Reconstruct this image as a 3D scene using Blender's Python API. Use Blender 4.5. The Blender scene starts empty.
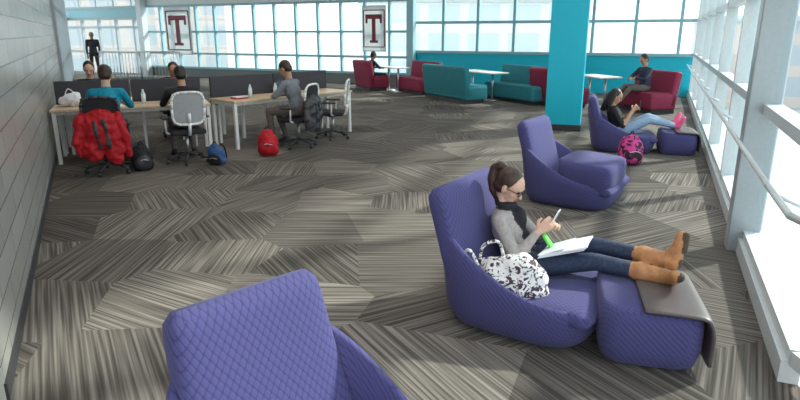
import bpy, bmesh, math, random
import numpy as np
from mathutils import Vector, Matrix, Euler, noise
random.seed(3)
C=bpy.context; SC=C.scene
def V(*a): return Vector(a)

# ------------------------------------------------------------ materials
def new_mat(name):
    m=bpy.data.materials.new(name); m.use_nodes=True
    nt=m.node_tree; b=nt.nodes["Principled BSDF"]
    return m,nt,b
def nd(nt,t,**kw):
    n=nt.nodes.new(t)
    for k,v in kw.items(): setattr(n,k,v)
    return n
def mth(nt,op,a,b=None,c=None):
    n=nt.nodes.new("ShaderNodeMath"); n.operation=op
    for i,x in enumerate((a,b,c)):
        if x is None: continue
        if isinstance(x,(int,float)): n.inputs[i].default_value=x
        else: nt.links.new(x,n.inputs[i])
    return n.outputs[0]
def ramp(nt,fac,stops):
    r=nt.nodes.new("ShaderNodeValToRGB"); nt.links.new(fac,r.inputs[0])
    e=r.color_ramp.elements
    while len(e)<len(stops): e.new(.5)
    for i,(p,c) in enumerate(stops):
        e[i].position=p; e[i].color=(*c,1)
    return r.outputs[0]
def mat(name,col,rough=.6,metal=0.,var=.12,scale=30,bump=.0,spec=None):
    m,nt,b=new_mat(name)
    tc=nd(nt,"ShaderNodeTexCoord"); n=nd(nt,"ShaderNodeTexNoise"); n.inputs["Scale"].default_value=scale; n.inputs["Detail"].default_value=3
    nt.links.new(tc.outputs["Object"],n.inputs["Vector"])
    lo=tuple(max(0,c*(1-var)) for c in col); hi=tuple(min(1,c*(1+var)) for c in col)
    nt.links.new(ramp(nt,n.outputs[0],[(.3,lo),(.7,hi)]),b.inputs["Base Color"])
    b.inputs["Roughness"].default_value=rough; b.inputs["Metallic"].default_value=metal
    if spec is not None: b.inputs["Specular IOR Level"].default_value=spec
    if bump:
        bp=nd(nt,"ShaderNodeBump"); bp.inputs["Strength"].default_value=bump; bp.inputs["Distance"].default_value=.01
        nt.links.new(n.outputs[0],bp.inputs["Height"]); nt.links.new(bp.outputs[0],b.inputs["Normal"])
    return m
def quilt_mat(name,col,dark):
    m,nt,b=new_mat(name)
    tc=nd(nt,"ShaderNodeTexCoord"); sp=nd(nt,"ShaderNodeSeparateXYZ"); nt.links.new(tc.outputs["Object"],sp.inputs[0])
    u=mth(nt,'ADD',mth(nt,'ADD',sp.outputs[0],sp.outputs[2]),sp.outputs[1])
    v=mth(nt,'SUBTRACT',mth(nt,'ADD',sp.outputs[0],sp.outputs[2]),sp.outputs[1])
    s1=mth(nt,'ABSOLUTE',mth(nt,'SINE',mth(nt,'MULTIPLY',u,90.))); s2=mth(nt,'ABSOLUTE',mth(nt,'SINE',mth(nt,'MULTIPLY',v,90.)))
    h=mth(nt,'POWER',mth(nt,'MULTIPLY',s1,s2),.5)
    nt.links.new(ramp(nt,h,[(.15,dark),(.6,col)]),b.inputs["Base Color"])
    bp=nd(nt,"ShaderNodeBump"); bp.inputs["Strength"].default_value=.22; bp.inputs["Distance"].default_value=.005
    nt.links.new(h,bp.inputs["Height"]); nt.links.new(bp.outputs[0],b.inputs["Normal"])
    b.inputs["Roughness"].default_value=.9; b.inputs["Specular IOR Level"].default_value=.2
    b.inputs["Sheen Weight"].default_value=.08
    return m
def blotch_mat(name,a,bc,scale,thr=.5):
    m,nt,b=new_mat(name)
    tc=nd(nt,"ShaderNodeTexCoord"); n=nd(nt,"ShaderNodeTexNoise"); n.inputs["Scale"].default_value=scale; n.inputs["Detail"].default_value=2; n.inputs["Distortion"].default_value=1.5
    nt.links.new(tc.outputs["Object"],n.inputs["Vector"])
    nt.links.new(ramp(nt,n.outputs[0],[(thr-.02,a),(thr+.02,bc)]),b.inputs["Base Color"])
    b.inputs["Roughness"].default_value=.8
    return m
def carpet_mat():
    m,nt,b=new_mat("carpet_striped")
    L=nt.links
    tc=nd(nt,"ShaderNodeTexCoord")
    vo=nd(nt,"ShaderNodeTexVoronoi"); vo.voronoi_dimensions='2D'; vo.inputs["Scale"].default_value=1.1; vo.inputs["Randomness"].default_value=.5
    L.new(tc.outputs["Object"],vo.inputs["Vector"])
    sp=nd(nt,"ShaderNodeSeparateColor"); L.new(vo.outputs["Color"],sp.inputs[0])
    ang=mth(nt,'MULTIPLY',mth(nt,'FLOOR',mth(nt,'MULTIPLY',sp.outputs[0],6.)),math.pi/6)
    vr=nd(nt,"ShaderNodeVectorRotate"); vr.rotation_type='Z_AXIS'; L.new(tc.outputs["Object"],vr.inputs["Vector"]); L.new(ang,vr.inputs["Angle"])
    mp=nd(nt,"ShaderNodeMapping"); mp.inputs["Scale"].default_value=(.8,48,1); L.new(vr.outputs[0],mp.inputs[0])
    n=nd(nt,"ShaderNodeTexNoise"); n.noise_dimensions='2D'; n.inputs["Scale"].default_value=1.; n.inputs["Detail"].default_value=1.5; n.inputs["Roughness"].default_value=.5
    L.new(mp.outputs[0],n.inputs["Vector"])
    col=ramp(nt,n.outputs[0],[(.34,(.075,.066,.059)),(.47,(.128,.113,.101)),(.56,(.165,.147,.132)),(.70,(.235,.213,.192))])
    mul=nd(nt,"ShaderNodeMix",data_type='RGBA',blend_type='MULTIPLY'); mul.inputs[0].default_value=1
    L.new(col,mul.inputs[6]); 
    L.new(ramp(nt,sp.outputs[1],[(0.,(.56,.55,.545)),(.35,(.82,.81,.80)),(1.,(1.18,1.16,1.14))]),mul.inputs[7])
    L.new(mul.outputs[2],b.inputs["Base Color"])
    b.inputs["Roughness"].default_value=.95; b.inputs["Specular IOR Level"].default_value=.2
    bp=nd(nt,"ShaderNodeBump"); bp.inputs["Strength"].default_value=.15; bp.inputs["Distance"].default_value=.006
    L.new(n.outputs[0],bp.inputs["Height"]); L.new(bp.outputs[0],b.inputs["Normal"])
    return m
def block_mat():
    m,nt,b=new_mat("glazed_block"); L=nt.links
    uv=nd(nt,"ShaderNodeUVMap")
    br=nd(nt,"ShaderNodeTexBrick"); br.inputs["Scale"].default_value=1; br.inputs["Brick Width"].default_value=.8; br.inputs["Row Height"].default_value=.2
    br.inputs["Mortar Size"].default_value=.006; br.inputs["Color1"].default_value=(.33,.325,.30,1); br.inputs["Color2"].default_value=(.40,.395,.37,1); br.inputs["Mortar"].default_value=(.15,.145,.135,1)
    L.new(uv.outputs[0],br.inputs["Vector"]); L.new(br.outputs[0],b.inputs["Base Color"])
    b.inputs["Roughness"].default_value=.25
    bp=nd(nt,"ShaderNodeBump"); bp.inputs["Strength"].default_value=.4; bp.inputs["Distance"].default_value=.008; bp.invert=True
    L.new(br.outputs[1],bp.inputs["Height"]); L.new(bp.outputs[0],b.inputs["Normal"])
    return m
def facade_mat(name,wall,win,w,h):
    m,nt,b=new_mat(name); L=nt.links
    tc=nd(nt,"ShaderNodeTexCoord"); mp=nd(nt,"ShaderNodeMapping"); L.new(tc.outputs["Object"],mp.inputs[0]); mp.inputs["Rotation"].default_value=(math.pi/2,0,0)
    br=nd(nt,"ShaderNodeTexBrick"); br.offset=0; br.inputs["Scale"].default_value=1; br.inputs["Brick Width"].default_value=w; br.inputs["Row Height"].default_value=h
    br.inputs["Mortar Size"].default_value=.55; br.inputs["Mortar Smooth"].default_value=0
    br.inputs["Color1"].default_value=(*win,1); br.inputs["Color2"].default_value=(*win,1); br.inputs["Mortar"].default_value=(*wall,1)
    L.new(mp.outputs[0],br.inputs["Vector"]); L.new(br.outputs[0],b.inputs["Base Color"]); b.inputs["Roughness"].default_value=.7
    return m
def glass_mat():
    m=bpy.data.materials.new("window_glass"); m.use_nodes=True; nt=m.node_tree; nt.nodes.clear()
    o=nd(nt,"ShaderNodeOutputMaterial"); t=nd(nt,"ShaderNodeBsdfTransparent"); g=nd(nt,"ShaderNodeBsdfGlossy"); mx=nd(nt,"ShaderNodeMixShader")
    t.inputs[0].default_value=(.90,.96,.96,1); g.inputs["Roughness"].default_value=.03; mx.inputs[0].default_value=.06
    nt.links.new(t.outputs[0],mx.inputs[1]); nt.links.new(g.outputs[0],mx.inputs[2]); nt.links.new(mx.outputs[0],o.inputs[0])
    return m
def emis_mat(name,col,st):
    m=bpy.data.materials.new(name); m.use_nodes=True; nt=m.node_tree; b=nt.nodes["Principled BSDF"]
    b.inputs["Emission Color"].default_value=(*col,1); b.inputs["Emission Strength"].default_value=st; return m
def translucent_mat(name,col):
    m=bpy.data.materials.new(name); m.use_nodes=True; nt=m.node_tree; b=nt.nodes["Principled BSDF"]
    o=nt.nodes["Material Output"]; t=nd(nt,"ShaderNodeBsdfTranslucent"); mx=nd(nt,"ShaderNodeMixShader"); mx.inputs[0].default_value=.6
    b.inputs["Base Color"].default_value=(*col,1); t.inputs[0].default_value=(*col,1)
    nt.links.new(b.outputs[0],mx.inputs[1]); nt.links.new(t.outputs[0],mx.inputs[2]); nt.links.new(mx.outputs[0],o.inputs[0]); return m
M={}
M['purple']=quilt_mat("purple_upholstery",(.075,.071,.195),(.048,.045,.128))
M['leather']=mat("brown_leather",(.085,.068,.068),.42,0,.1,60)
M['skin']=mat("skin_light",(.62,.38,.28),.55,0,.05,20)
M['skin2']=mat("skin_tan",(.45,.25,.16),.55,0,.05,20)
M['skin3']=mat("skin_dark",(.20,.10,.06),.55,0,.05,20)
M['lip']=mat("lips",(.5,.16,.15),.4)
M['eye']=mat("eye_dark",(.03,.02,.02),.2)
M['hairbr']=mat("hair_brown",(.045,.020,.011),.5,0,.4,60,.3)
M['hairbk']=mat("hair_black",(.012,.010,.010),.45,0,.4,60,.3)
M['hairdb']=mat("hair_darkbrown",(.035,.018,.010),.5,0,.4,60,.3)
M['grayjkt']=mat("gray_jacket",(.36,.325,.315),.85,0,.15,40,.3)
M['black']=mat("black_cloth",(.014,.014,.017),.85,0,.2,40,.2)
M['jeans']=mat("dark_jeans",(.022,.035,.075),.8,0,.3,50,.2)
M['ltjeans']=mat("pale_jeans",(.28,.40,.55),.8,0,.2,50,.2)
M['boot']=mat("tan_boot",(.42,.19,.075),.6,0,.2,25,.2)
M['sole']=mat("dark_sole",(.06,.035,.02),.7)
M['pink']=mat("pink_shoe",(.80,.12,.28),.6)
M['tealshirt']=mat("teal_shirt",(.0,.25,.38),.8,0,.15,30,.2)
M['hoodie']=mat("gray_hoodie",(.17,.19,.22),.85,0,.15,30,.2)
M['khaki']=mat("khaki_trousers",(.12,.10,.09),.85)
M['navy']=mat("navy_shirt",(.02,.03,.06),.8)
M['red']=mat("red_jacket_cloth",(.42,.010,.018),.6,0,.2,20,.3,.3)
M['white']=mat("white_plastic",(.80,.80,.78),.4,0,.03)
M['mesh']=mat("chair_mesh_gray",(.34,.35,.36),.7,0,.2,120,.2)
M['dkgray']=mat("dark_gray_plastic",(.035,.035,.04),.5)
M['seatbk']=mat("black_seat_fabric",(.02,.02,.024),.9)
M['metal']=mat("brushed_metal",(.55,.56,.58),.35,.9,.05)
M['alu']=mat("white_aluminium",(.60,.63,.64),.4,.1,.04)
M['alugray']=mat("gray_aluminium",(.36,.39,.41),.4,.3,.04)
M['wood']=mat("light_wood_top",(.66,.50,.34),.4,0,.12,6)
M['partition']=mat("gray_divider_fabric",(.055,.055,.068),.9,0,.1,80)
M['tealwall']=mat("teal_paint",(.0,.47,.62),.45,0,.03)
M['tealframe']=mat("pale_teal_frame",(.27,.48,.53),.4,0,.03)
M['lowwall']=mat("gray_low_wall",(.16,.17,.17),.6,0,.03)
M['tealsofa']=mat("teal_upholstery",(.02,.20,.24),.8,0,.12,20)
M['maroon']=mat("maroon_upholstery",(.24,.015,.055),.75,0,.12,20)
M['tabletop']=mat("white_laminate",(.80,.77,.72),.3,0,.03)
M['glass']=glass_mat()
M['carpet']=carpet_mat(); M['block']=block_mat()
M['ceil']=mat("ceiling_white",(.75,.75,.74),.8,0,.02,3)
M['paper']=mat("paper_white",(.82,.84,.90),.7,0,.04,40)
M['green']=mat("green_plastic",(.15,.72,.10),.5)
M['floral']=blotch_mat("floral_bag_cloth",(.80,.78,.76),(.07,.035,.055),30,.54)
M['pinkbag']=blotch_mat("pink_black_bag_cloth",(.02,.012,.02),(.62,.05,.26),9,.5)
M['bluebag']=mat("blue_bag_cloth",(.03,.09,.25),.7,0,.3,15,.2)
M['phone']=mat("phone_body",(.75,.76,.78),.25)
M['screen']=mat("dark_screen",(.02,.025,.03),.15)
M['bottle']=mat("clear_bottle",(.65,.75,.80),.15)
M['tred']=mat("dark_red_sign",(.17,.012,.028),.5)
M['signpanel']=translucent_mat("translucent_sign_panel",(.72,.74,.74))
M['brick']=facade_mat("brick_facade",(.56,.46,.41),(.40,.42,.44),4,3.2)
M['stone']=facade_mat("pale_facade",(.76,.76,.74),(.58,.64,.68),5,3.4)
M['ground']=mat("outdoor_pavement",(.50,.51,.51),.9,0,.1,.3)
M['fillglow']=emis_mat("fill_panel_glow",(1,.97,.92),3.)  # glow of the added fill panels, not a known fixture

# ------------------------------------------------------------ mesh builder
class Bld:
    def __init__(s): s.v=[]; s.f=[]; s.mi=[]; s.sm=[]; s.mats=[]
    def m(s,name):
        mt=M[name]
        if mt not in s.mats: s.mats.append(mt)
        return s.mats.index(mt)
    def add(s,vs,fs,mt,smooth=True,mis=None):
        o=len(s.v); s.v+= [tuple(x) for x in vs]
        k=s.m(mt) if mt else 0
        for i,f in enumerate(fs):
            s.f.append([o+j for j in f]); s.mi.append(mis[i] if mis is not None else k); s.sm.append(smooth)
    def addbm(s,bm,mt,mx=None,smooth=True):
        if mx is not None: bmesh.ops.transform(bm,matrix=mx,verts=bm.verts)
        bm.verts.index_update()
        s.add([v.co.copy() for v in bm.verts],[[v.index for v in f.verts] for f in bm.faces],mt,smooth); bm.free()
    def box(s,c,size,mt,rot=(0,0,0),bevel=0.,seg=2,taper=None):
        bm=bmesh.new(); bmesh.ops.create_cube(bm,size=1)
        bmesh.ops.scale(bm,vec=size,verts=bm.verts)
        if taper:
            for v in bm.verts:
                if v.co.z>0: v.co.x*=taper[0]; v.co.y*=taper[1]
        if bevel>0: bmesh.ops.bevel(bm,geom=bm.edges[:],offset=bevel,segments=seg,profile=.5,affect='EDGES')
        R=rot if isinstance(rot,Matrix) else Euler(rot).to_matrix()
        s.addbm(bm,mt,Matrix.Translation(c)@R.to_4x4(),smooth=False if bevel==0 or seg<3 else True)
    def cyl(s,p0,p1,r0,mt,r1=None,seg=12,cap=True):
        p0=Vector(p0);p1=Vector(p1); r1=r0 if r1 is None else r1
        d=(p1-p0); L=d.length
        if L<1e-6: return
        bm=bmesh.new(); bmesh.ops.create_cone(bm,cap_ends=cap,segments=seg,radius1=r0,radius2=r1,depth=L)
        R=d.to_track_quat('Z','Y').to_matrix().to_4x4()
        s.addbm(bm,mt,Matrix.Translation((p0+p1)/2)@R)
    def sph(s,c,r,mt,sub=2,R=None):
        bm=bmesh.new(); bmesh.ops.create_icosphere(bm,subdivisions=sub,radius=1)
        rr=r if hasattr(r,'__len__') else (r,r,r)
        mx=Matrix.Translation(c)@(R.to_4x4() if R else Matrix())@Matrix.Diagonal((*rr,1))
        s.addbm(bm,mt,mx)
    def tube(s,pts,r,mt,seg=8):
        for i in range(len(pts)-1): s.cyl(pts[i],pts[i+1],r,mt,seg=seg)
        for p in pts[1:-1]: s.sph(p,r,mt,1)
    def loft(s,rings,mt,cap=True):
        n=len(rings[0]); vs=[p for r in rings for p in r]; fs=[]
        for i in range(len(rings)-1):
            for j in range(n):
                fs.append([i*n+j,i*n+(j+1)%n,(i+1)*n+(j+1)%n,(i+1)*n+j])
        if cap:
            for k in (0,len(rings)-1):
                c=sum((Vector(p) for p in rings[k]),Vector())/n
                vs.append(c); ci=len(vs)-1
                for j in range(n): fs.append([k*n+j,k*n+(j+1)%n,ci])
        s.add(vs,fs,mt,True)
    def done(s,name,loc=(0,0,0),rz=0.,sc=1.,fixn=True):
        me=bpy.data.meshes.new(name); me.from_pydata(s.v,[],s.f)
        for m_ in s.mats: me.materials.append(m_)
        me.polygons.foreach_set("material_index",s.mi); me.polygons.foreach_set("use_smooth",s.sm)
        if fixn:
            bm=bmesh.new(); bm.from_mesh(me); bmesh.ops.recalc_face_normals(bm,faces=bm.faces); bm.to_mesh(me); bm.free()
        me.update()
        ob=bpy.data.objects.new(name,me); C.collection.objects.link(ob)
        ob.location=loc; ob.rotation_euler=(0,0,rz); ob.scale=(sc,sc,sc)
        return ob

def sell(a,b,n,N=40):
    out=[]
    for i in range(N):
        t=2*math.pi*i/N; c,s_=math.cos(t),math.sin(t)
        out.append((math.copysign(abs(c)**(2/n),c)*a, math.copysign(abs(s_)**(2/n),s_)*b))
    return out
def catmull(P,k):
    out=[]; P=[Vector(p) for p in P]
    for i in range(len(P)-1):
        p0=P[max(i-1,0)];p1=P[i];p2=P[i+1];p3=P[min(i+2,len(P)-1)]
        for j in range(k):
            t=j/k
            out.append(.5*((2*p1)+(-p0+p2)*t+(2*p0-5*p1+4*p2-p3)*t*t+(-p0+3*p1-3*p2+p3)*t**3))
    out.append(P[-1]); return out

# ------------------------------------------------------------ organic surface (union of tapered limbs -> one skin)
def cap(p0,p1,r0,r1,mt,b=0.): return ('c',Vector(p0),Vector(p1),r0,r1,mt,b)
def ell(c,r,mt,R=None,b=0.): return ('e',Vector(c),r,R or Matrix.Identity(3),0,mt,b)
def blob(bld,prims,voxel=.012,smooth=3,disp=0.,dscale=8.):
    bm=bmesh.new()
    for p in prims:
        if p[0]=='c':
            _,a,b,r0,r1,_m,_=p
            for q,r in ((a,r0),(b,r1)):
                bmesh.ops.create_icosphere(bm,subdivisions=2,radius=r,matrix=Matrix.Translation(q))
            d=b-a
            if d.length>1e-5:
                bmesh.ops.create_cone(bm,cap_ends=True,segments=16,radius1=r0,radius2=r1,depth=d.length,
                    matrix=Matrix.Translation((a+b)/2)@d.to_track_quat('Z','Y').to_matrix().to_4x4())
        else:
            _,c,r,R,_x,_m,_=p
            bmesh.ops.create_icosphere(bm,subdivisions=3,radius=1,matrix=Matrix.Translation(c)@R.to_4x4()@Matrix.Diagonal((*r,1)))
    me=bpy.data.meshes.new("t"); bm.to_mesh(me); bm.free()
    ob=bpy.data.objects.new("t",me); C.collection.objects.link(ob)
    md=ob.modifiers.new("r",'REMESH'); md.mode='VOXEL'; md.voxel_size=voxel; md.adaptivity=0
    ms=ob.modifiers.new("s",'SMOOTH'); ms.iterations=smooth; ms.factor=.5
    dg=C.evaluated_depsgraph_get(); dg.update()
    em=bpy.data.meshes.new_from_object(ob.evaluated_get(dg))
    n=len(em.vertices); co=np.empty(n*3); em.vertices.foreach_get("co",co); co=co.reshape(-1,3)
    if disp:
        no=np.empty(n*3); em.vertices.foreach_get("normal",no); no=no.reshape(-1,3)
        for i in range(n):
            q=Vector(co[i])*dscale
            co[i]+=no[i]*disp*(noise.noise(q)+.5*noise.noise(q*2.3))
    fs=[list(p.vertices) for p in em.polygons]
    ce=np.array([co[f].mean(0) for f in fs])
    best=np.full(len(fs),1e9); lab=np.zeros(len(fs),int)
    for p in prims:
        if p[0]=='c':
            a=np.array(p[1]);b=np.array(p[2]);d=b-a;L=max(d@d,1e-9)
            t=np.clip(((ce-a)@d)/L,0,1); ds=np.linalg.norm(ce-(a+t[:,None]*d),axis=1)-(p[3]+(p[4]-p[3])*t)
        else:
            R=np.array(p[3]); q=((ce-np.array(p[1]))@R)/np.array(p[2]); k=np.linalg.norm(q,axis=1)
            ds=(k-1)*min(p[2])
        ds=ds-p[6]; k=bld.m(p[5]); w=ds<best; best[w]=ds[w]; lab[w]=k
    bld.add([Vector(x) for x in co],fs,None,True,mis=[int(x) for x in lab])
    bpy.data.objects.remove(ob); bpy.data.meshes.remove(em)

def axes(fd,up=(0,0,1)):
    X=Vector(fd).normalized(); Y=Vector(up).cross(X).normalized(); Z=X.cross(Y)
    return Matrix((X,Y,Z)).transposed()
def hand(bld,w,d,nrm,thumb,skin,curl=.5,vox=.005,sc=1.):
    d=Vector(d).normalized(); nrm=Vector(nrm); nrm=(nrm-d*nrm.dot(d)).normalized()
    th=Vector(thumb); th=(th-d*th.dot(d)-nrm*th.dot(nrm)).normalized(); w=Vector(w)
    pr=[cap(w-d*.03*sc,w+d*.01*sc,.026*sc,.024*sc,skin)]
    for k in (-1,-.33,.33,1):
        pr.append(cap(w+d*.015*sc+th*.016*k*sc,w+d*.085*sc+th*.028*k*sc,.014*sc,.0125*sc,skin))
    for k,L in ((1,.070),(.33,.080),(-.33,.074),(-1,.058)):
        p=w+d*.088*sc+th*.029*k*sc; a=curl*.5; r=.0095*sc
        for j,fr in enumerate((.45,.32,.25)):
            dr=(d*math.cos(a)+nrm*math.sin(a)+th*.10*k).normalized(); q=p+dr*L*fr*sc
            pr.append(cap(p,q,r,r*.92,skin)); p=q; r*=.92; a+=curl
    p=w+d*.025*sc+th*.026*sc; q=p+(d*.55+th*.75+nrm*.35).normalized()*.045*sc
    pr+= [cap(p,q,.014*sc,.011*sc,skin),cap(q,q+(d*.85+th*.15+nrm*.5).normalized()*.03*sc,.011*sc,.009*sc,skin)]
    blob(bld,pr,vox*sc,1)
def head(bld,c,fd,neck,skin,hair,vox=.008,style='short',glasses=False,up=(0,0,1),collar=None):
    A=axes(fd,up); c=Vector(c)
    T=lambda x,y,z: c+A@Vector((x,y,z))
    E=lambda x,y,z,r,m_,b=0.: ell(T(x,y,z),r,m_,A,b)
    pr=[E(0,0,.02,(.094,.076,.094),skin),E(.025,0,-.05,(.062,.056,.062),skin),E(.055,0,-.092,(.024,.027,.019),skin),
        cap(T(.088,0,.004),T(.105,0,-.030),.008,.0125,skin),cap(T(.080,-.03,.028),T(.080,.03,.028),.012,.012,skin),
        E(.045,.035,-.025,(.035,.025,.03),skin),E(.045,-.035,-.025,(.035,.025,.03),skin),
        cap(T(.083,-.015,-.058),T(.083,.015,-.058),.008,.008,'lip',.002),
        E(.083,.030,.008,(.009,.012,.007),'eye',.002),E(.083,-.030,.008,(.009,.012,.007),'eye',.002),
        E(-.002,.080,-.012,(.017,.010,.030),skin,.002),E(-.002,-.080,-.012,(.017,.010,.030),skin,.002),
        cap(T(-.018,0,-.055),neck,.050,.056,skin)]
    pr+=[E(-.024,0,.036,(.096,.086,.094),hair),E(-.048,0,-.015,(.066,.076,.07),hair)]
    if style=='pony':
        pts=[T(-.095,0,.085),T(-.135,0,.085),T(-.160,.0,.04)]
        q=pts[-1]; pts+=[q+Vector((-.012,-.01,-.07)),q+Vector((-.0,-.015,-.15)),q+Vector((.015,-.01,-.21))]
        rs=[.024,.030,.034,.036,.030,.012]
        for i in range(5): pr.append(cap(pts[i],pts[i+1],rs[i],rs[i+1],hair))
    if style=='long':
        for k in (-1,1):
            pr+=[cap(T(-.03,.075*k,.03),T(-.03,.085*k,-.14),.035,.035,hair),cap(T(-.03,.085*k,-.14),T(.0,.09*k,-.26),.035,.02,hair)]
        pr.append(cap(T(-.07,0,0),T(-.09,0,-.24),.07,.05,hair))
    blob(bld,pr,vox,2)
    if glasses:
        for k in (-1,1):
            cc=[T(.098,.032*k+.025*math.cos(t),.006+.019*math.sin(t)) for t in [2*math.pi*i/14 for i in range(15)]]
            bld.tube(cc,.0028,'eye',6); bld.tube([T(.098,.057*k,.012),T(.0,.084*k,.006)],.0028,'eye',6)
        bld.tube([T(.100,-.008,.010),T(.100,.008,.010)],.0028,'eye',6)
def person(name,J,mt,loc,rz,sc=1.,vox=.014,hv=.008,handv=.005,style='short',glasses=False,boots=False,curl=.6,skin='skin',hair='hairbr',extra=None,headup=(0,0,1)):
    b=Bld(); g={k:Vector(v) for k,v in J.items()}
    top,leg,shoe=mt['top'],mt['leg'],mt['shoe']; slv=mt.get('sleeve',top); fore=mt.get('fore',slv)
    sp=(g['neck']-g['pelvis']).normalized(); Y=(g['shL']-g['shR']).normalized(); X=Y.cross(sp).normalized(); Zs=X.cross(Y)
    R=Matrix((X,Y,Zs)).transposed()
    ch=g['chest']; pv=g['pelvis']; mid=(ch+pv)/2
    pr=[ell(pv,(.115,.160,.115),leg,R),ell(pv+(ch-pv)*.35,(.112,.150,.13),top,R,.004),ell(mid,(.105,.140,.14),top,R),ell(ch,(.115,.158,.165),top,R),
        ell(ch+Zs*.09,(.095,.165,.09),top,R),cap(g['shL'],g['shR'],.058,.058,top),cap(ch+Zs*.1,g['neck'],.085,.055,top),
        cap(g['neck']-sp*.02,g['neck']+sp*.05,.052,.050,mt.get('collar',skin))]
    for S in 'LR':
        sh,el,wr=g['sh'+S],g['el'+S],g['wr'+S]
        pr+=[cap(sh,el,.056,.044,slv),cap(el,el+(wr-el)*.35,.043,.041,fore),cap(el+(wr-el)*.35,wr-(wr-el).normalized()*.01,.041,.029,fore)]
        hp,kn,an=g['hip'+S],g['kn'+S],g['an'+S]
        pr+=[cap(hp,kn,.088,.060,leg),cap(kn,kn+(an-kn)*.35,.058,.056,leg),cap(kn+(an-kn)*.35,an,.054,.040,leg)]
        toe=g['toe'+S]; f=(toe-an).normalized(); sh_=(an-kn).normalized()
        heel=an+sh_*.045-f*.01
        if boots:
            f=(f-sh_*f.dot(sh_)*.6).normalized()
            heel=an+sh_*.035-f*.015; ball=heel+f*.13; toe=heel+f*.185-sh_*.008
            pr+=[cap(an,heel,.052,.046,shoe,.006),cap(heel,ball,.044,.042,shoe),cap(ball,toe,.042,.033,shoe),cap(an,ball,.050,.034,shoe),
                 cap(kn+(an-kn)*.68,an,.060,.052,shoe,.006),cap(kn+(an-kn)*.66,kn+(an-kn)*.69,.065,.065,shoe,.008)]
            for q0,q1 in ((heel,heel+f*.02),(heel+f*.10,toe)):
                pr.append(cap(q0+sh_*.026,q1+sh_*.026,.030,.027,'sole',.004))
        else:
            pr+=[cap(an,heel,.042,.040,shoe,.004),cap(heel,toe,.040,.036,shoe),cap(an,toe,.040,.030,shoe)]
    if extra: pr+=extra
    blob(b,pr,vox,4)
    head(b,g['head'],g['fd'],g['neck'],skin,hair,hv,style,glasses,headup)
    for S,k in (('L',-1),('R',1)):
        d=g.get('hd'+S, g['wr'+S]-g['el'+S]); 
        nr=g.get('hn'+S,Vector((0,0,-1))); th=g.get('ht'+S,Vector((0,k,0)))
        hand(b,g['wr'+S]+d.normalized()*.012,d,nr,th,skin,curl,handv)
    return b.done(name,loc,rz,sc,fixn=False)

# ============================================================ ROOM SHELL
PL0=(-2.05,-1.5);PL1=(-2.05,2.74);PLm=(-8.33,15.02);PFL=(-16.1,30.15);PFR=(8.70,18.17);PR1=(2.17,2.88);PR0=(2.17,-1.5)
HC=4.6
def poly(name,pts,z,mt,th=.1,up=False):
    b=Bld(); n=len(pts); z2=z+(th if up else -th)
    vs=[(x,y,z) for x,y in pts]+[(x,y,z2) for x,y in pts]
    fs=[list(range(n)),list(range(2*n-1,n-1,-1))]+[[i,(i+1)%n,(i+1)%n+n,i+n] for i in range(n)]
    b.add(vs,fs,mt,False); return b.done(name)
poly("floor",[PL0,PL1,PFL,PFR,PR1,PR0],0,'carpet')
poly("ceiling",[PL0,PL1,PFL,PFR,PR1,PR0],HC,'ceil',up=True)
def wallseg(name,p,q,z0,z1,mt,th=.15,side=1):
    p=Vector((*p,0));q=Vector((*q,0)); d=(q-p).normalized(); n=Vector((-d.y,d.x,0))*side*th
    b=Bld(); c=[p,q,q+n,p+n]
    vs=[(v.x,v.y,z0) for v in c]+[(v.x,v.y,z1) for v in c]
    b.add(vs,[[0,1,5,4],[1,2,6,5],[2,3,7,6],[3,0,4,7],[0,3,2,1],[4,5,6,7]],mt,False)
    ob=b.done(name); me=ob.data; uv=me.uv_layers.new(name="UVMap")
    for l in me.loops:
        co=me.vertices[l.vertex_index].co; uv.data[l.index].uv=((co-p).dot(d),co.z)
    return ob
wallseg("wall_left",PL1,PLm,0,HC,'block',.2,1)
wallseg("wall_left",PL0,PL1,0,HC,'block',.2,1)
wallseg("baseboard_left",(PL1[0]+.012,PL1[1]),(PLm[0]+.012,PLm[1]),0,.1,'dkgray',.02,1)
def glazed(p,q,z0,z1,sp,trans,mt,fw=.06,fd=.12,first=0.,name="window_frame",glassname="window_1",off=0.):
    p=Vector((*p,0));q=Vector((*q,0)); d=(q-p); L=d.length; d.normalize(); rz=math.atan2(d.y,d.x)
    b=Bld(); x=first
    while x<=L+.01:
        b.box((x,0,(z0+z1)/2),(fw,fd,z1-z0),mt); x+=sp
    for z in trans+[z0+.03,z1-.03]: b.box((L/2,0,z),(L,fd*.9,fw),mt)
    b.done(name,(p.x,p.y,off),rz)
    g=Bld(); g.box((L/2,0,(z0+z1)/2),(L,.012,z1-z0),'glass'); g.done(glassname,(p.x,p.y,off),rz)
glazed(PLm,PFL,.05,3.4,1.5,[1.1,2.5],'alugray',.09,.14,name="trim_1",glassname="window_1")
wallseg("wall_left_upper",PLm,PFL,3.4,HC,'ceil',.2,1)
def fp(k): return (PFL[0]+(PFR[0]-PFL[0])*k,PFL[1]+(PFR[1]-PFL[1])*k)
glazed(fp(0),fp(.19),.0,2.5,1.15,[1.0,2.1],'alugray',.10,.14,name="trim_2",glassname="window_2")
wallseg("wall_far_header",fp(0),fp(.19),2.5,2.95,'tealframe',.25,1)
glazed(fp(0),fp(.19),2.95,HC,1.15,[],'alugray',.09,.12,name="trim_3",glassname="window_3")
wallseg("wall_far",fp(.19),fp(.665),0,.38,'lowwall',.2,1)
glazed(fp(.19),fp(.665),.38,3.0,1.02,[1.0,1.9],'tealframe',.085,.14,name="trim_4",glassname="window_4")
wallseg("wall_far_header",fp(.19),fp(.665),3.0,HC,'ceil',.2,1)
wallseg("wall_far_teal",fp(.665),fp(1),0,1.18,'tealwall',.2,1)
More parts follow.
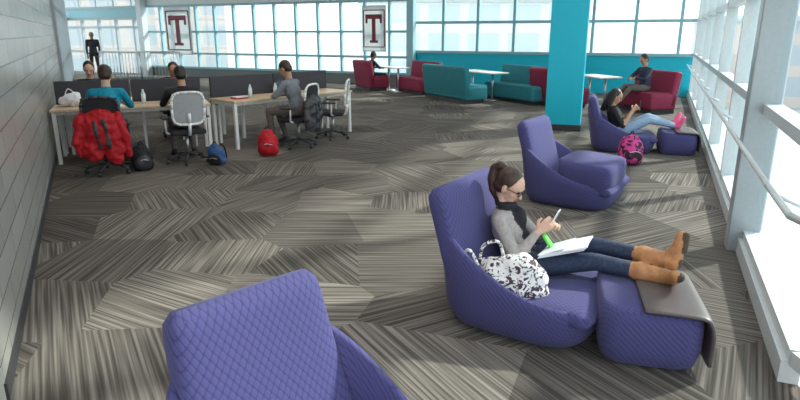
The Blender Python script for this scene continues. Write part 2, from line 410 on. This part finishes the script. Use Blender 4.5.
glazed(fp(.665),fp(1),1.18,HC,1.25,[2.2,3.3],'tealframe',.09,.14,name="trim_5",glassname="window_5")
def column(name,loc,size,h,mt,rz,base=None):
    b=Bld(); b.box((0,0,h/2),(size[0],size[1],h),mt,bevel=.01)
    if base: b.box((0,0,.06),(size[0]+.03,size[1]+.03,.12),base,bevel=.005)
    return b.done(name,loc,rz)
k=fp(.19); column("column",(k[0],k[1]-.25,0),(.3,.3),HC,'alu',-.45)
k=fp(.665); column("column",(k[0],k[1]-.22,0),(.26,.26),HC,'tealframe',-.45)
column("teal_column",(3.28,12.05,0),(.68,.66),HC,'tealwall',-.32,'dkgray')
dR=Vector((PFR[0]-PR1[0],PFR[1]-PR1[1],0)); LR=dR.length; dR.normalize(); nR=Vector((-dR.y,dR.x,0))
def rp(s_,o=0): v=Vector((*PR1,0))+dR*s_+nR*o; return (v.x,v.y)
wallseg("wall_right_curb",rp(0),rp(LR),0,.13,'alu',.10,1)
glazed(PR1,PFR,.13,HC,2.3,[1.25,2.25,3.6],'alu',.085,.15,first=2.3,name="trim_6",glassname="window_6")
glazed(PR0,PR1,.13,HC,2.0,[2.25,3.6],'alu',.085,.15,name="trim_7",glassname="window_7")
c=rp(2.3,.06); column("column",(c[0],c[1],0),(.20,.24),HC,'alugray',math.atan2(dR.y,dR.x))
b=Bld(); b.tube([(1.97,-1.4,.96),(1.97,2.9,.96),(*rp(.6,.20),.96),(*rp(LR-.3,.20),.96)],.02,'alu',10)
for i in range(9):
    s_=.4+i*2.0
    if s_<LR: b.tube([(*rp(s_,.20),.96),(*rp(s_,.05),.90)],.012,'alu')
b.done("handrail")
for (x,y) in ((-.2,3.2),(-1.6,6.5),(1.8,6.5),(-3.5,10),(0.3,10),(-5.5,14),(-1,14.5),(4,14),(-8,19),(-2,19)):  # made-up fill panels above the view, added to brighten the interior
    b=Bld(); b.box((0,0,.02),(1.6,.5,.04),'white'); b.box((0,0,-.005),(1.5,.42,.02),'fillglow')
    b.done("ceiling_fill_panel",(x,y,HC-.045),-.2)
    al=bpy.data.lights.new("ceiling_fill_light",'AREA'); al.shape='RECTANGLE'; al.size=1.5; al.size_y=.42; al.energy=28; al.color=(1,.95,.88)  # added area fill under each panel
    ao=bpy.data.objects.new("ceiling_fill_light",al); C.collection.objects.link(ao); ao.location=(x,y,HC-.08)

def tsign(name,k,w,h,z):
    p=fp(k); rz=math.atan2(PFR[1]-PFL[1],PFR[0]-PFL[0])
    b=Bld(); b.box((0,.0,0),(w,.01,h),'signpanel')
    t=.03*w
    for x in (-w/2+t/2,w/2-t/2): b.box((x,0,0),(t,.03,h),'alugray')
    for zz in (-h/2+t/2,h/2-t/2): b.box((0,0,zz),(w,.03,t),'alugray')
    W,Hh=w*.70,h*.62; y=-.03
    # block letter T : bar, two dropped serifs, stem, foot
    b.box((0,y,Hh*.42),(W,.014,Hh*.16),'tred')
    for s_ in (-1,1): b.box((s_*W*.44,y,Hh*.27),(W*.12,.014,Hh*.16),'tred')
    b.box((0,y,-.04*Hh),(W*.22,.014,Hh*.80),'tred')
    b.box((0,y,-Hh*.455),(W*.50,.014,Hh*.09),'tred')
    t=.035*w; ww,hh=w*.88,h*.80
    for x in (-ww/2,ww/2): b.box((x,-.012,0),(t,.012,hh),'tred')
    for zz in (-hh/2,hh/2): b.box((0,-.012,zz),(ww,.012,t),'tred')
    b.done(name,(p[0]-.15*.435,p[1]-.22,z),rz)
tsign("letter_t_sign",.269,1.45,2.0,1.95); tsign("letter_t_sign",.614,.95,1.6,2.0)

b=Bld()
for i in range(26): b.cyl((i*.14,0,0),(i*.14,0,1.05),.012,'metal',seg=6)
b.tube([(0,0,1.1),(3.5,0,1.1)],.03,'metal'); b.tube([(0,0,.1),(3.5,0,.1)],.02,'metal')
for x in (0,1.75,3.5): b.cyl((x,0,0),(x,0,1.1),.03,'metal')
b.done("railing",(-12.6,25.9,0),-.1)

# ============================================================ FURNITURE
def lounge_chair(loc,rz,sc=1.,topw=1.):
    b=Bld()
    N=64
    def rim(t):
        s_=min(1,max(0,(-t+.35)/1.3)); return .31+.36*s_**1.5-.055*max(0,t-.3)/.7
    def ring(a,bb,zf,dx=0.,n=3.6):
        out=[]
        for x,y in sell(a,bb,n,N):
            z=zf(x/a) if callable(zf) else zf
            q=min(1,max(0,-x/a)); k=max(0,z-.25)
            out.append((x+dx-.20*k*q, y*(1-.12*k*q),z))
        return out
    rings=[ring(.40,.37,.0),ring(.44,.41,.015),ring(.475,.445,.07),ring(.495,.465,.16)]
    rings.append(ring(.50,.47,lambda t:.16+(rim(t)-.16)*.55)); rings.append(ring(.495,.465,lambda t:rim(t)-.02)); rings.append(ring(.480,.45,rim))
    rings.append(ring(.455,.425,lambda t:rim(t)-.015)); rings.append(ring(.44,.41,lambda t:.16+(rim(t)-.16)*.4)); rings.append(ring(.42,.39,.12))
    b.loft(rings,'purple')
    prof=catmull([(.47,0,.18),(.43,0,.225),(.25,0,.22),(.02,0,.185),(-.18,0,.165),(-.31,0,.215),(-.385,0,.38),(-.45,0,.60),(-.53,0,.87)],5)
    rr=[]; n=len(prof)
    for i,p in enumerate(prof):
        a=prof[max(i-1,0)];c_=prof[min(i+1,n-1)]; t=(c_-a).normalized(); nn=Vector((-t.z,0,t.x))
        f=i/(n-1); wid=.41 if f<.5 else .41*(1-(1-topw)*(f-.5)/.5)
        e=min(i,2)/2; e2=min(n-1-i,2)/2
        wid*=(.93+.07*e)*(.90+.10*math.sqrt(1-(1-e2)**2)); th=.062*(.5+.5*e)*(.45+.55*math.sqrt(1-(1-e2)**2))
        if f>.55: th*=1.25
        rr.append([p+Vector((0,y*1,0))+nn*z for y,z in sell(wid,th,4.5,36)])
    b.loft(rr,'purple')
    ob=b.done("lounge_chair",loc,rz,sc)
    return ob
def ottoman(loc,rz,leather=True,L=.62,W=.66,h=.35,sc=1.):
    b=Bld(); N=44
    def R(a,bb,z,n=5,tilt=0.): return [(x,y,z+tilt*x) for x,y in sell(a,bb,n,N)]
    a,w=L/2,W/2
    b.loft([R(a*.86,w*.86,0),R(a*.93,w*.93,.02),R(a,w,.12*h/.35),R(a*1.0,w*1.0,h*.75,5,-.03),R(a*.97,w*.97,h*.94,5,-.05),R(a*.88,w*.88,h,5,-.05)],'purple')
    if leather:
        pr=[(-.06,0,h+.014),(.10,0,h+.010),(a*.86,0,h-.002),(a*1.0,0,h-.04),(a*1.06,0,h-.12),(a*1.05,0,.07)]
        pr=catmull(pr,5); rr=[]; n=len(pr)
        for i,p in enumerate(pr):
            q=pr[max(i-1,0)];r_=pr[min(i+1,n-1)]; t=(r_-q).normalized(); nn=Vector((-t.z,0,t.x)); 
            rr.append([p+Vector((0,y,0))+nn*z for y,z in sell(w*1.02,.016,5,24)])
        b.loft(rr,'leather')
        b.box((a*1.05,-w*.35,.16),(.02,.05,.03),'dkgray',bevel=.005)
    return b.done("ottoman",loc,rz,sc)
def D(a): return math.radians(a)
lounge_chair((.88,3.75,0),D(-33),1.02); ottoman((1.50,3.36,0),D(-14),W=.70,L=.58)
lounge_chair((2.0,6.68,0),D(-34),1.03,.9)
ottoman((2.13,6.50,.215),D(-34),leather=False,L=.62,W=.76,h=.31)
lounge_chair((3.66,9.82,0),D(-16)); ottoman((4.43,9.52,0),D(-16),L=.56)
lounge_chair((-.25,1.83,0),D(-45),1.,.80)

def office_chair(loc,rz,backm='mesh',armm='white'):
    b=Bld()
    for i in range(5):
        a=2*math.pi*i/5+.3; c_,s_=math.cos(a),math.sin(a)
        b.tube([(0,0,.13),(c_*.15,s_*.15,.12),(c_*.30,s_*.30,.075)],.02,'dkgray')
        b.cyl((c_*.30-s_*.018,s_*.30+c_*.018,.03),(c_*.30+s_*.018,s_*.30-c_*.018,.03),.03,'dkgray')
    b.cyl((0,0,.12),(0,0,.42),.026,'metal'); b.cyl((0,0,.40),(0,0,.44),.10,'dkgray')
    b.box((0.02,0,.465),(.48,.49,.07),'seatbk',bevel=.03,seg=4)
    fr=[]
    for t in [2*math.pi*i/24 for i in range(25)]:
        c_,s_=math.cos(t),math.sin(t); y=math.copysign(abs(c_)**.5,c_)*.225; z=math.copysign(abs(s_)**.5,s_)*.23+.82
        fr.append(V(-.23-.10*(z-.6)+.25*y*y*4*.25-.03,y,z))
    b.tube(fr,.018,armm)
    vs=[];fs=[];n=8
    for i in range(n+1):
        for j in range(n+1):
            y=-.215+.43*i/n; z=.60+.44*j/n; vs.append((-.23-.10*(z-.6)+.25*y*y-.03,y,z))
    for i in range(n):
        for j in range(n): q=i*(n+1)+j; fs.append([q,q+1,q+n+2,q+n+1])
    b.add(vs,fs,backm)
    b.tube([(-.05,0,.43),(-.24,0,.45),(-.28,0,.62),(-.29,0,.75)],.024,armm)
    for k in (-1,1):
        b.tube([(-.05,.22*k,.44),(-.02,.28*k,.46),(-.03,.29*k,.66)],.014,armm)
        b.box((.02,.29*k,.67),(.26,.07,.03),'dkgray',bevel=.012,seg=3)
    return b.done("office_chair",loc,rz)
aA=math.atan2(.394,.919); aB=math.atan2(.741,.671)
P1=(-3.98,8.08,0);P2=(-3.14,8.76,0);P3=(-1.70,10.0,0);P4=(-1.22,10.86,0)
office_chair(P1,aA+math.pi/2-.1,'seatbk','dkgray')
office_chair(P2,aA+math.pi/2+.15)
office_chair(P3,D(160),'seatbk','white')
office_chair(P4,D(178))

def desk(loc,rz,L,depth=.75,name="desk"):
    b=Bld(); b.box((L/2,depth/2,.775),(L,depth,.035),'wood',bevel=.004)
    b.box((L/2,depth/2,.735),(L-.1,depth-.12,.045),'white')
    for x in (.04,L-.04):
        for y in (.05,depth-.05): b.box((x,y,.38),(.05,.05,.76),'white',bevel=.004)
        b.box((x,depth/2,.73),(.05,depth-.1,.05),'white')
    b.done(name,loc,rz)
def screenp(loc,rz,L):
    b=Bld(); n=2
    for i in range(n):
        l=L/n; b.box((l*(i+.5),0,.90),(l-.02,.04,.48),'partition',bevel=.012,seg=3)
        for x in (l*i+.15,l*(i+1)-.15): b.box((x,0,.4),(.04,.03,.8),'white')
    b.done("desk_divider_screen",loc,rz)
LA,LB=2.25,2.6
uA=Vector((.919,.394,0));nA=Vector((-.394,.919,0));uB=Vector((.671,.741,0));nB=Vector((-.741,.671,0))
a0=Vector((-4.97,8.53,0)); b0=Vector((-2.66,9.69,0))
desk(a0,aA,LA-.05); screenp(a0+nA*.80,aA,LA-.1); desk(a0+nA*.86,aA,LA-.35)
desk(b0,aB,LB); screenp(b0+nB*.80+uB*.05,aB,LB); desk(b0+nB*.86+uB*.7,aB,LB-.7)

def booth(loc,rz,mt,L=1.9,name="booth_sofa"):
    b=Bld()
    b.box((.02,0,.05),(.62,L-.12,.10),'dkgray')
    b.box((.06,0,.28),(.70,L,.36),mt,bevel=.05,seg=4)
    b.box((-.24,0,.55),(.20,L,.86),mt,rot=(0,-.14,0),bevel=.06,seg=4)
    b.box((.10,0,.45),(.62,L-.06,.08),mt,bevel=.03,seg=4)
    return b.done(name,loc,rz)
def cafe_table(loc,rz,L=1.5,W=.7):
    b=Bld(); b.box((0,0,.765),(L,W,.035),'tabletop',bevel=.008)
    for x in (-L*.3,L*.3):
        b.cyl((x,0,.02),(x,0,.75),.03,'metal'); b.cyl((x,0,0),(x,0,.02),.24,'metal',seg=24)
    b.done("cafe_table",loc,rz)
ax=D(27)
booth((1.50,17.35,0),ax,'tealsofa',2.3); booth((3.32,17.0,0),ax+math.pi,'tealsofa',2.2)
cafe_table((2.40,17.78,0),ax+math.pi/2,1.7,.62)
booth((.60,19.5,0),ax+math.pi,'maroon',1.7); booth((-1.0,20.6,0),ax,'maroon',1.3); cafe_table((-.22,20.15,0),ax+math.pi/2,1.2,.6)
booth((4.12,15.9,0),ax,'maroon',1.5)
booth((6.05,14.9,0),D(195),'maroon',1.5); cafe_table((5.15,15.9,0),D(105),1.2,.65)

# ============================================================ PEOPLE
O=(.90,3.93); rzA=math.atan2(-.471,.882)
J=dict(pelvis=(-.05,0,.325),chest=(-.15,0,.52),neck=(-.20,0,.685),head=(-.160,0,.835),fd=(.86,-.12,-.46),
 shL=(-.19,.155,.62),shR=(-.17,-.155,.62),elL=(.0,.215,.42),elR=(-.03,-.225,.40),wrL=(.10,.06,.55),wrR=(.075,-.115,.565),
 hdL=(.5,-.5,.55),hdR=(.55,.35,.6),hnL=(.3,-.6,.1),hnR=(.3,.6,.1),htL=(-.4,0,.7),htR=(-.4,0,.7),
 hipL=(.0,.085,.31),hipR=(.0,-.085,.31),knL=(.44,.09,.47),knR=(.45,-.08,.42),anL=(.88,.0,.48),anR=(.87,-.10,.405),toeL=(.97,.02,.68),toeR=(.97,-.22,.46))
person("reading_woman",J,dict(top='grayjkt',leg='jeans',shoe='boot',collar='black'),(O[0],O[1],0),rzA,1.,.010,.005,.0035,'pony',True,True,.9,'skin','hairbr',
  extra=[ell((-.09,0,.60),(.06,.055,.10),'black',None,.02),cap((-.06,0,.50),(.0,0,.38),.055,.05,'black',.012),
         ell((-.175,0,.705),(.072,.075,.032),'black',None,.012)])
def loc2(x,y,z,O=O,rz=rzA):
    return (O[0]+x*math.cos(rz)-y*math.sin(rz),O[1]+x*math.sin(rz)+y*math.cos(rz),z)
b=Bld(); b.box((0,0,0),(.008,.07,.14),'phone',bevel=.003,seg=3); b.box((-.0045,0,0),(.002,.06,.12),'screen')
o=b.done("smartphone",loc2(.165,-.03,.655),rzA); o.rotation_euler=(0,D(25),rzA)
b=Bld(); 
for i in range(5): b.box((.004*i,.006*(i%3),.004*i),(.31,.26,.003),'paper',rot=(0,0,.05*(i%3)))
b.box((-.05,.0,.022),(.2,.23,.003),'paper',rot=(0,-.1,-.1))
o=b.done("paper_stack",loc2(.25,-.04,.462),rzA); o.rotation_euler=(0,D(-20),rzA)
b=Bld(); b.box((0,0,0),(.02,.07,.15),'green',bevel=.006,seg=3,taper=(1,.6)); 
o=b.done("green_highlighter_pouch",loc2(.13,.0,.475),rzA); o.rotation_euler=(.3,D(-30),rzA)
b=Bld(); blob(b,[ell((0,0,0),(.20,.10,.115),'floral'),ell((0,0,-.05),(.21,.11,.075),'floral'),ell((.05,-.01,.05),(.12,.08,.09),'floral'),ell((-.06,-.06,-.03),(.10,.06,.07),'floral')],.01,3,.014,12)
b.tube(catmull([V(-.16,-.03,.06),V(-.14,-.05,.17),V(-.06,-.04,.20),V(-.02,-.05,.09)],5),.009,'floral')
b.tube(catmull([V(-.18,.02,.0),V(-.24,-.03,.10),V(-.2,-.07,.14),V(-.12,-.10,.02)],5),.009,'floral')
b.tube(catmull([V(.15,-.08,-.08),V(.12,-.13,-.13),V(.02,-.13,-.14)],5),.007,'leather')
b.done("floral_handbag",loc2(.0,-.42,.35),rzA+.1,1.2)

OC=(3.68,9.84); rzC=D(-16)
J2=dict(J); J2.update(pelvis=(-.08,0,.33),fd=(.9,-.1,-.35),knL=(.36,.10,.52),knR=(.37,-.08,.49),anL=(.74,.07,.41),anR=(.76,-.07,.41),toeL=(.82,.10,.58),toeR=(.86,-.12,.54),
 wrL=(.12,.05,.60),wrR=(.10,-.08,.62))
person("seated_woman",J2,dict(top='black',leg='ltjeans',shoe='pink',sleeve='black',fore='skin2'),(OC[0],OC[1],0),rzC,1.02,.014,.007,.005,'long',False,False,.9,'skin2','hairbk')
b=Bld(); b.box((0,0,0),(.01,.07,.14),'screen',bevel=.003,seg=3); b.done("smartphone",loc2(.22,-.02,.72,OC,rzC),rzC)

def deskpose(wx=.48,lean=0.,wy=.12,wz=.835,hz=-.35,hy=0.):
    return dict(pelvis=(-.03,0,.59),chest=(.03+lean,0,.86),neck=(.07+lean*1.5,0,1.05),head=(.12+lean*1.7,0,1.20),fd=(.9,hy,hz),
     shL=(.05+lean*1.3,.175,.985),shR=(.05+lean*1.3,-.175,.985),elL=(.2+lean,.26,.80),elR=(.2+lean,-.26,.80),wrL=(wx,wy,wz),wrR=(wx,-wy,wz),
     hipL=(.03,.09,.57),hipR=(.03,-.09,.57),knL=(.44,.13,.555),knR=(.44,-.13,.555),anL=(.38,.13,.11),anR=(.30,-.13,.11),toeL=(.53,.14,.04),toeR=(.46,-.15,.04))
person("seated_man",deskpose(.50,.05),dict(top='tealshirt',leg='jeans',shoe='black',fore='skin'),(P1[0]-.0,P1[1]+.10,0),aA+math.pi/2-.1,1.08,.016,.009,.006,'short',skin='skin',hair='hairdb')
person("seated_student",deskpose(.42,.0),dict(top='black',leg='khaki',shoe='black',fore='skin2'),(P2[0],P2[1]+.03,0),aA+math.pi/2+.1,1.05,.016,.009,.006,'short',skin='skin2',hair='hairbk')
person("seated_student",deskpose(.34,.04,.05,.80,-.6),dict(top='hoodie',leg='khaki',shoe='dkgray'),P3,D(160),1.07,.016,.008,.005,'short',skin='skin2',hair='hairdb')
bp_=[a0+nA*2.1+uA*.45,a0+nA*2.1+uA*1.8]
person("seated_student",deskpose(.45,.03),dict(top='navy',leg='jeans',shoe='black'),tuple(bp_[0]),aA-math.pi/2,1.05,.018,.009,.006,'short',skin='skin',hair='hairbk')
person("seated_student",deskpose(.45,.03),dict(top='maroon',leg='jeans',shoe='black'),tuple(bp_[1]),aA-math.pi/2,1.02,.018,.009,.006,'short',skin='skin2',hair='hairdb')
for p in bp_: office_chair(tuple(p),aA-math.pi/2,'seatbk','dkgray')
person("seated_man",deskpose(.35,-.02,.08,.80,-.3),dict(top='navy',leg='jeans',shoe='black'),(-.95,20.4,-.06),ax,1.0,.018,.01,.007,'short',skin='skin3',hair='hairbk')
P7=deskpose(.30,-.04,.06,.80,-.5); P7.update(knL=(.42,.12,.60),knR=(.44,-.08,.62),anL=(.70,.10,.28),anR=(.74,-.04,.30),toeL=(.86,.10,.32),toeR=(.9,-.05,.34))
person("seated_man",P7,dict(top='navy',leg='khaki',shoe='black'),(5.90,14.75,-.06),D(195),1.08,.018,.01,.007,'short',skin='skin2',hair='hairbk')
ST=dict(pelvis=(0,0,.95),chest=(0,0,1.25),neck=(0,0,1.47),head=(.02,0,1.62),fd=(1,0,-.1),shL=(0,.19,1.42),shR=(0,-.19,1.42),elL=(.0,.23,1.12),elR=(.0,-.23,1.12),wrL=(.10,.21,.88),wrR=(.10,-.21,.88),
 hipL=(0,.09,.92),hipR=(0,-.09,.92),knL=(.02,.11,.50),knR=(.04,-.11,.50),anL=(0,.12,.09),anR=(.0,-.12,.09),toeL=(.15,.14,.04),toeR=(.15,-.14,.04))
person("standing_man",ST,dict(top='black',leg='black',shoe='black'),(-13.2,26.6,0),D(-70),1.08,.02,.01,.008,'short',skin='skin3',hair='hairbk')

# ============================================================ LOOSE THINGS
def jacket(name,loc,rz,mt,inner,sc=1.):
    b=Bld()
    pr=[ell((-.36,0,.72),(.08,.25,.28),mt),ell((-.33,0,.95),(.08,.21,.08),mt),ell((-.37,.12,.50),(.06,.14,.17),mt),ell((-.36,-.14,.48),(.06,.13,.20),mt),
        cap((-.32,.23,.93),(-.36,.31,.62),.065,.05,mt),cap((-.36,.31,.62),(-.34,.28,.42),.05,.035,mt),cap((-.32,-.23,.93),(-.36,-.31,.60),.065,.05,mt),cap((-.36,-.31,.60),(-.30,-.30,.40),.05,.035,mt),
        cap((-.43,-.06,.88),(-.42,-.10,.52),.022,.018,inner,.006),cap((-.43,.06,.88),(-.43,.02,.52),.022,.018,inner,.006)]
    blob(b,pr,.014,3,.034,7); b.done(name,loc,rz,sc)
jacket("red_jacket",(P1[0],P1[1]-.02,-.09),aA+math.pi/2-.1,'red','dkgray',.96)
jacket("dark_jacket",(P3[0],P3[1],0),D(160),'dkgray','black',.85)
def backpack(name,loc,rz,mt,trim,sc=1.,tilt=0.):
    b=Bld()
    blob(b,[ell((0,0,.20),(.13,.17,.22),mt),ell((0,0,.10),(.14,.18,.12),mt),ell((.11,0,.15),(.06,.13,.13),trim),ell((0,0,.38),(.07,.09,.06),mt)],.012,3,.012,9)
    for k in (-1,1): b.tube(catmull([V(-.10,.08*k,.38),V(-.17,.10*k,.30),V(-.18,.11*k,.15),V(-.12,.13*k,.04)],5),.014,'black' if mt=='red' else trim)
    b.tube(catmull([V(-.03,.04,.42),V(-.02,0,.48),V(-.03,-.04,.42)],5),.010,'black')
    b.tube([(.165,-.08,.20),(.175,0,.225),(.165,.08,.20)],.006,'metal')
    o=b.done(name,loc,rz,sc); o.rotation_euler=(0,tilt,rz); return o
backpack("red_backpack",(-2.06,9.25,0),D(-80),'red','red',.95)
backpack("black_backpack",(-3.60,8.22,0),D(-60),'black','dkgray',.85,.1)
backpack("blue_backpack",(-2.66,8.62,0),D(-100),'bluebag','black',.75,.3)
backpack("pink_backpack",(3.36,8.60,0),D(-90),'pinkbag','pinkbag',1.0)
def laptop(loc,rz):
    b=Bld(); b.box((0,0,.01),(.34,.24,.018),'dkgray',bevel=.004); b.box((0,.145,.12),(.34,.012,.23),'dkgray',rot=(-.3,0,0),bevel=.004); b.box((0,.137,.12),(.31,.004,.20),'screen',rot=(-.3,0,0))
    b.done("laptop",loc,rz)
zt=.794
def on(a,u,n,s_,t): p=a+u*s_+n*t; return (p.x,p.y,zt)
laptop(on(a0,uA,nA,1.75,.35),aA); laptop(on(b0,uB,nB,1.4,.40),aB)
def bottle(loc):
    b=Bld(); b.cyl((0,0,0),(0,0,.15),.033,'bottle',seg=16); b.cyl((0,0,.15),(0,0,.19),.033,'bottle',.014,16); b.cyl((0,0,.19),(0,0,.215),.015,'white'); b.done("water_bottle",loc)
bottle(on(a0,uA,nA,1.25,.45)); bottle(on(b0,uB,nB,.55,.35)); bottle(on(b0,uB,nB,1.0,.25))
b=Bld(); blob(b,[ell((0,0,.09),(.16,.11,.09),'paper'),ell((.05,0,.14),(.09,.08,.07),'paper')],.012,2,.03,9); b.tube(catmull([V(-.08,0,.16),V(-.02,0,.26),V(.07,0,.2)],5),.008,'paper'); b.done("white_bag",on(a0,uA,nA,.25,.4))
b=Bld(); b.box((0,0,.012),(.24,.18,.02),'red',bevel=.004); b.box((0,0,.03),(.22,.16,.014),'paper'); b.done("book",on(b0,uB,nB,.3,.3),aB)
b=Bld(); b.box((0,0,.005),(.21,.29,.006),'paper'); b.done("notebook",on(a0,uA,nA,.9,.2),aA)

# ============================================================ OUTSIDE
b=Bld(); b.box((0,60,-6.1),(400,400,.2),'ground'); b.done("outdoor_ground")
def bldg(loc,size,mt,rz=0.):
    b=Bld(); b.box((0,0,0),size,mt); b.box((0,0,size[2]/2+.3),(size[0]+.6,size[1]+.6,.6),'ground'); b.done("building",loc,rz)
bldg((-34,75,0),(30,14,15),'brick'); bldg((8,85,-1),(26,14,13),'stone'); bldg((45,70,-2),(20,14,10),'brick',-.3); bldg((62,32,-3),(14,34,9),'stone',-.2)

# ============================================================ LIGHT
w=bpy.data.worlds.new("sky"); SC.world=w; w.use_nodes=True; nt=w.node_tree; bg=nt.nodes["Background"]
tc=nd(nt,"ShaderNodeTexCoord"); sp=nd(nt,"ShaderNodeSeparateXYZ"); nt.links.new(tc.outputs["Generated"],sp.inputs[0])
nt.links.new(ramp(nt,sp.outputs[2],[(0.,(.97,.99,1.)),(.6,(.80,.90,1.))]),bg.inputs[0]); bg.inputs[1].default_value=2.4
sl=bpy.data.lights.new("sun",'SUN'); sl.energy=7.; sl.angle=.05; sl.color=(1,.93,.83)
so=bpy.data.objects.new("sun",sl); C.collection.objects.link(so)
so.rotation_euler=Vector((-.80,-.38,-.60)).to_track_quat('-Z','Y').to_euler()
# ============================================================ CAMERA
cd=bpy.data.cameras.new("camera"); cd.lens=27; cd.sensor_width=36; cd.clip_end=500
co=bpy.data.objects.new("camera",cd); C.collection.objects.link(co); co.location=(0,0,1.85)
co.rotation_euler=(math.pi/2-math.atan(167/600),0,0); SC.camera=co
SC.view_settings.view_transform='Standard'
print("done")
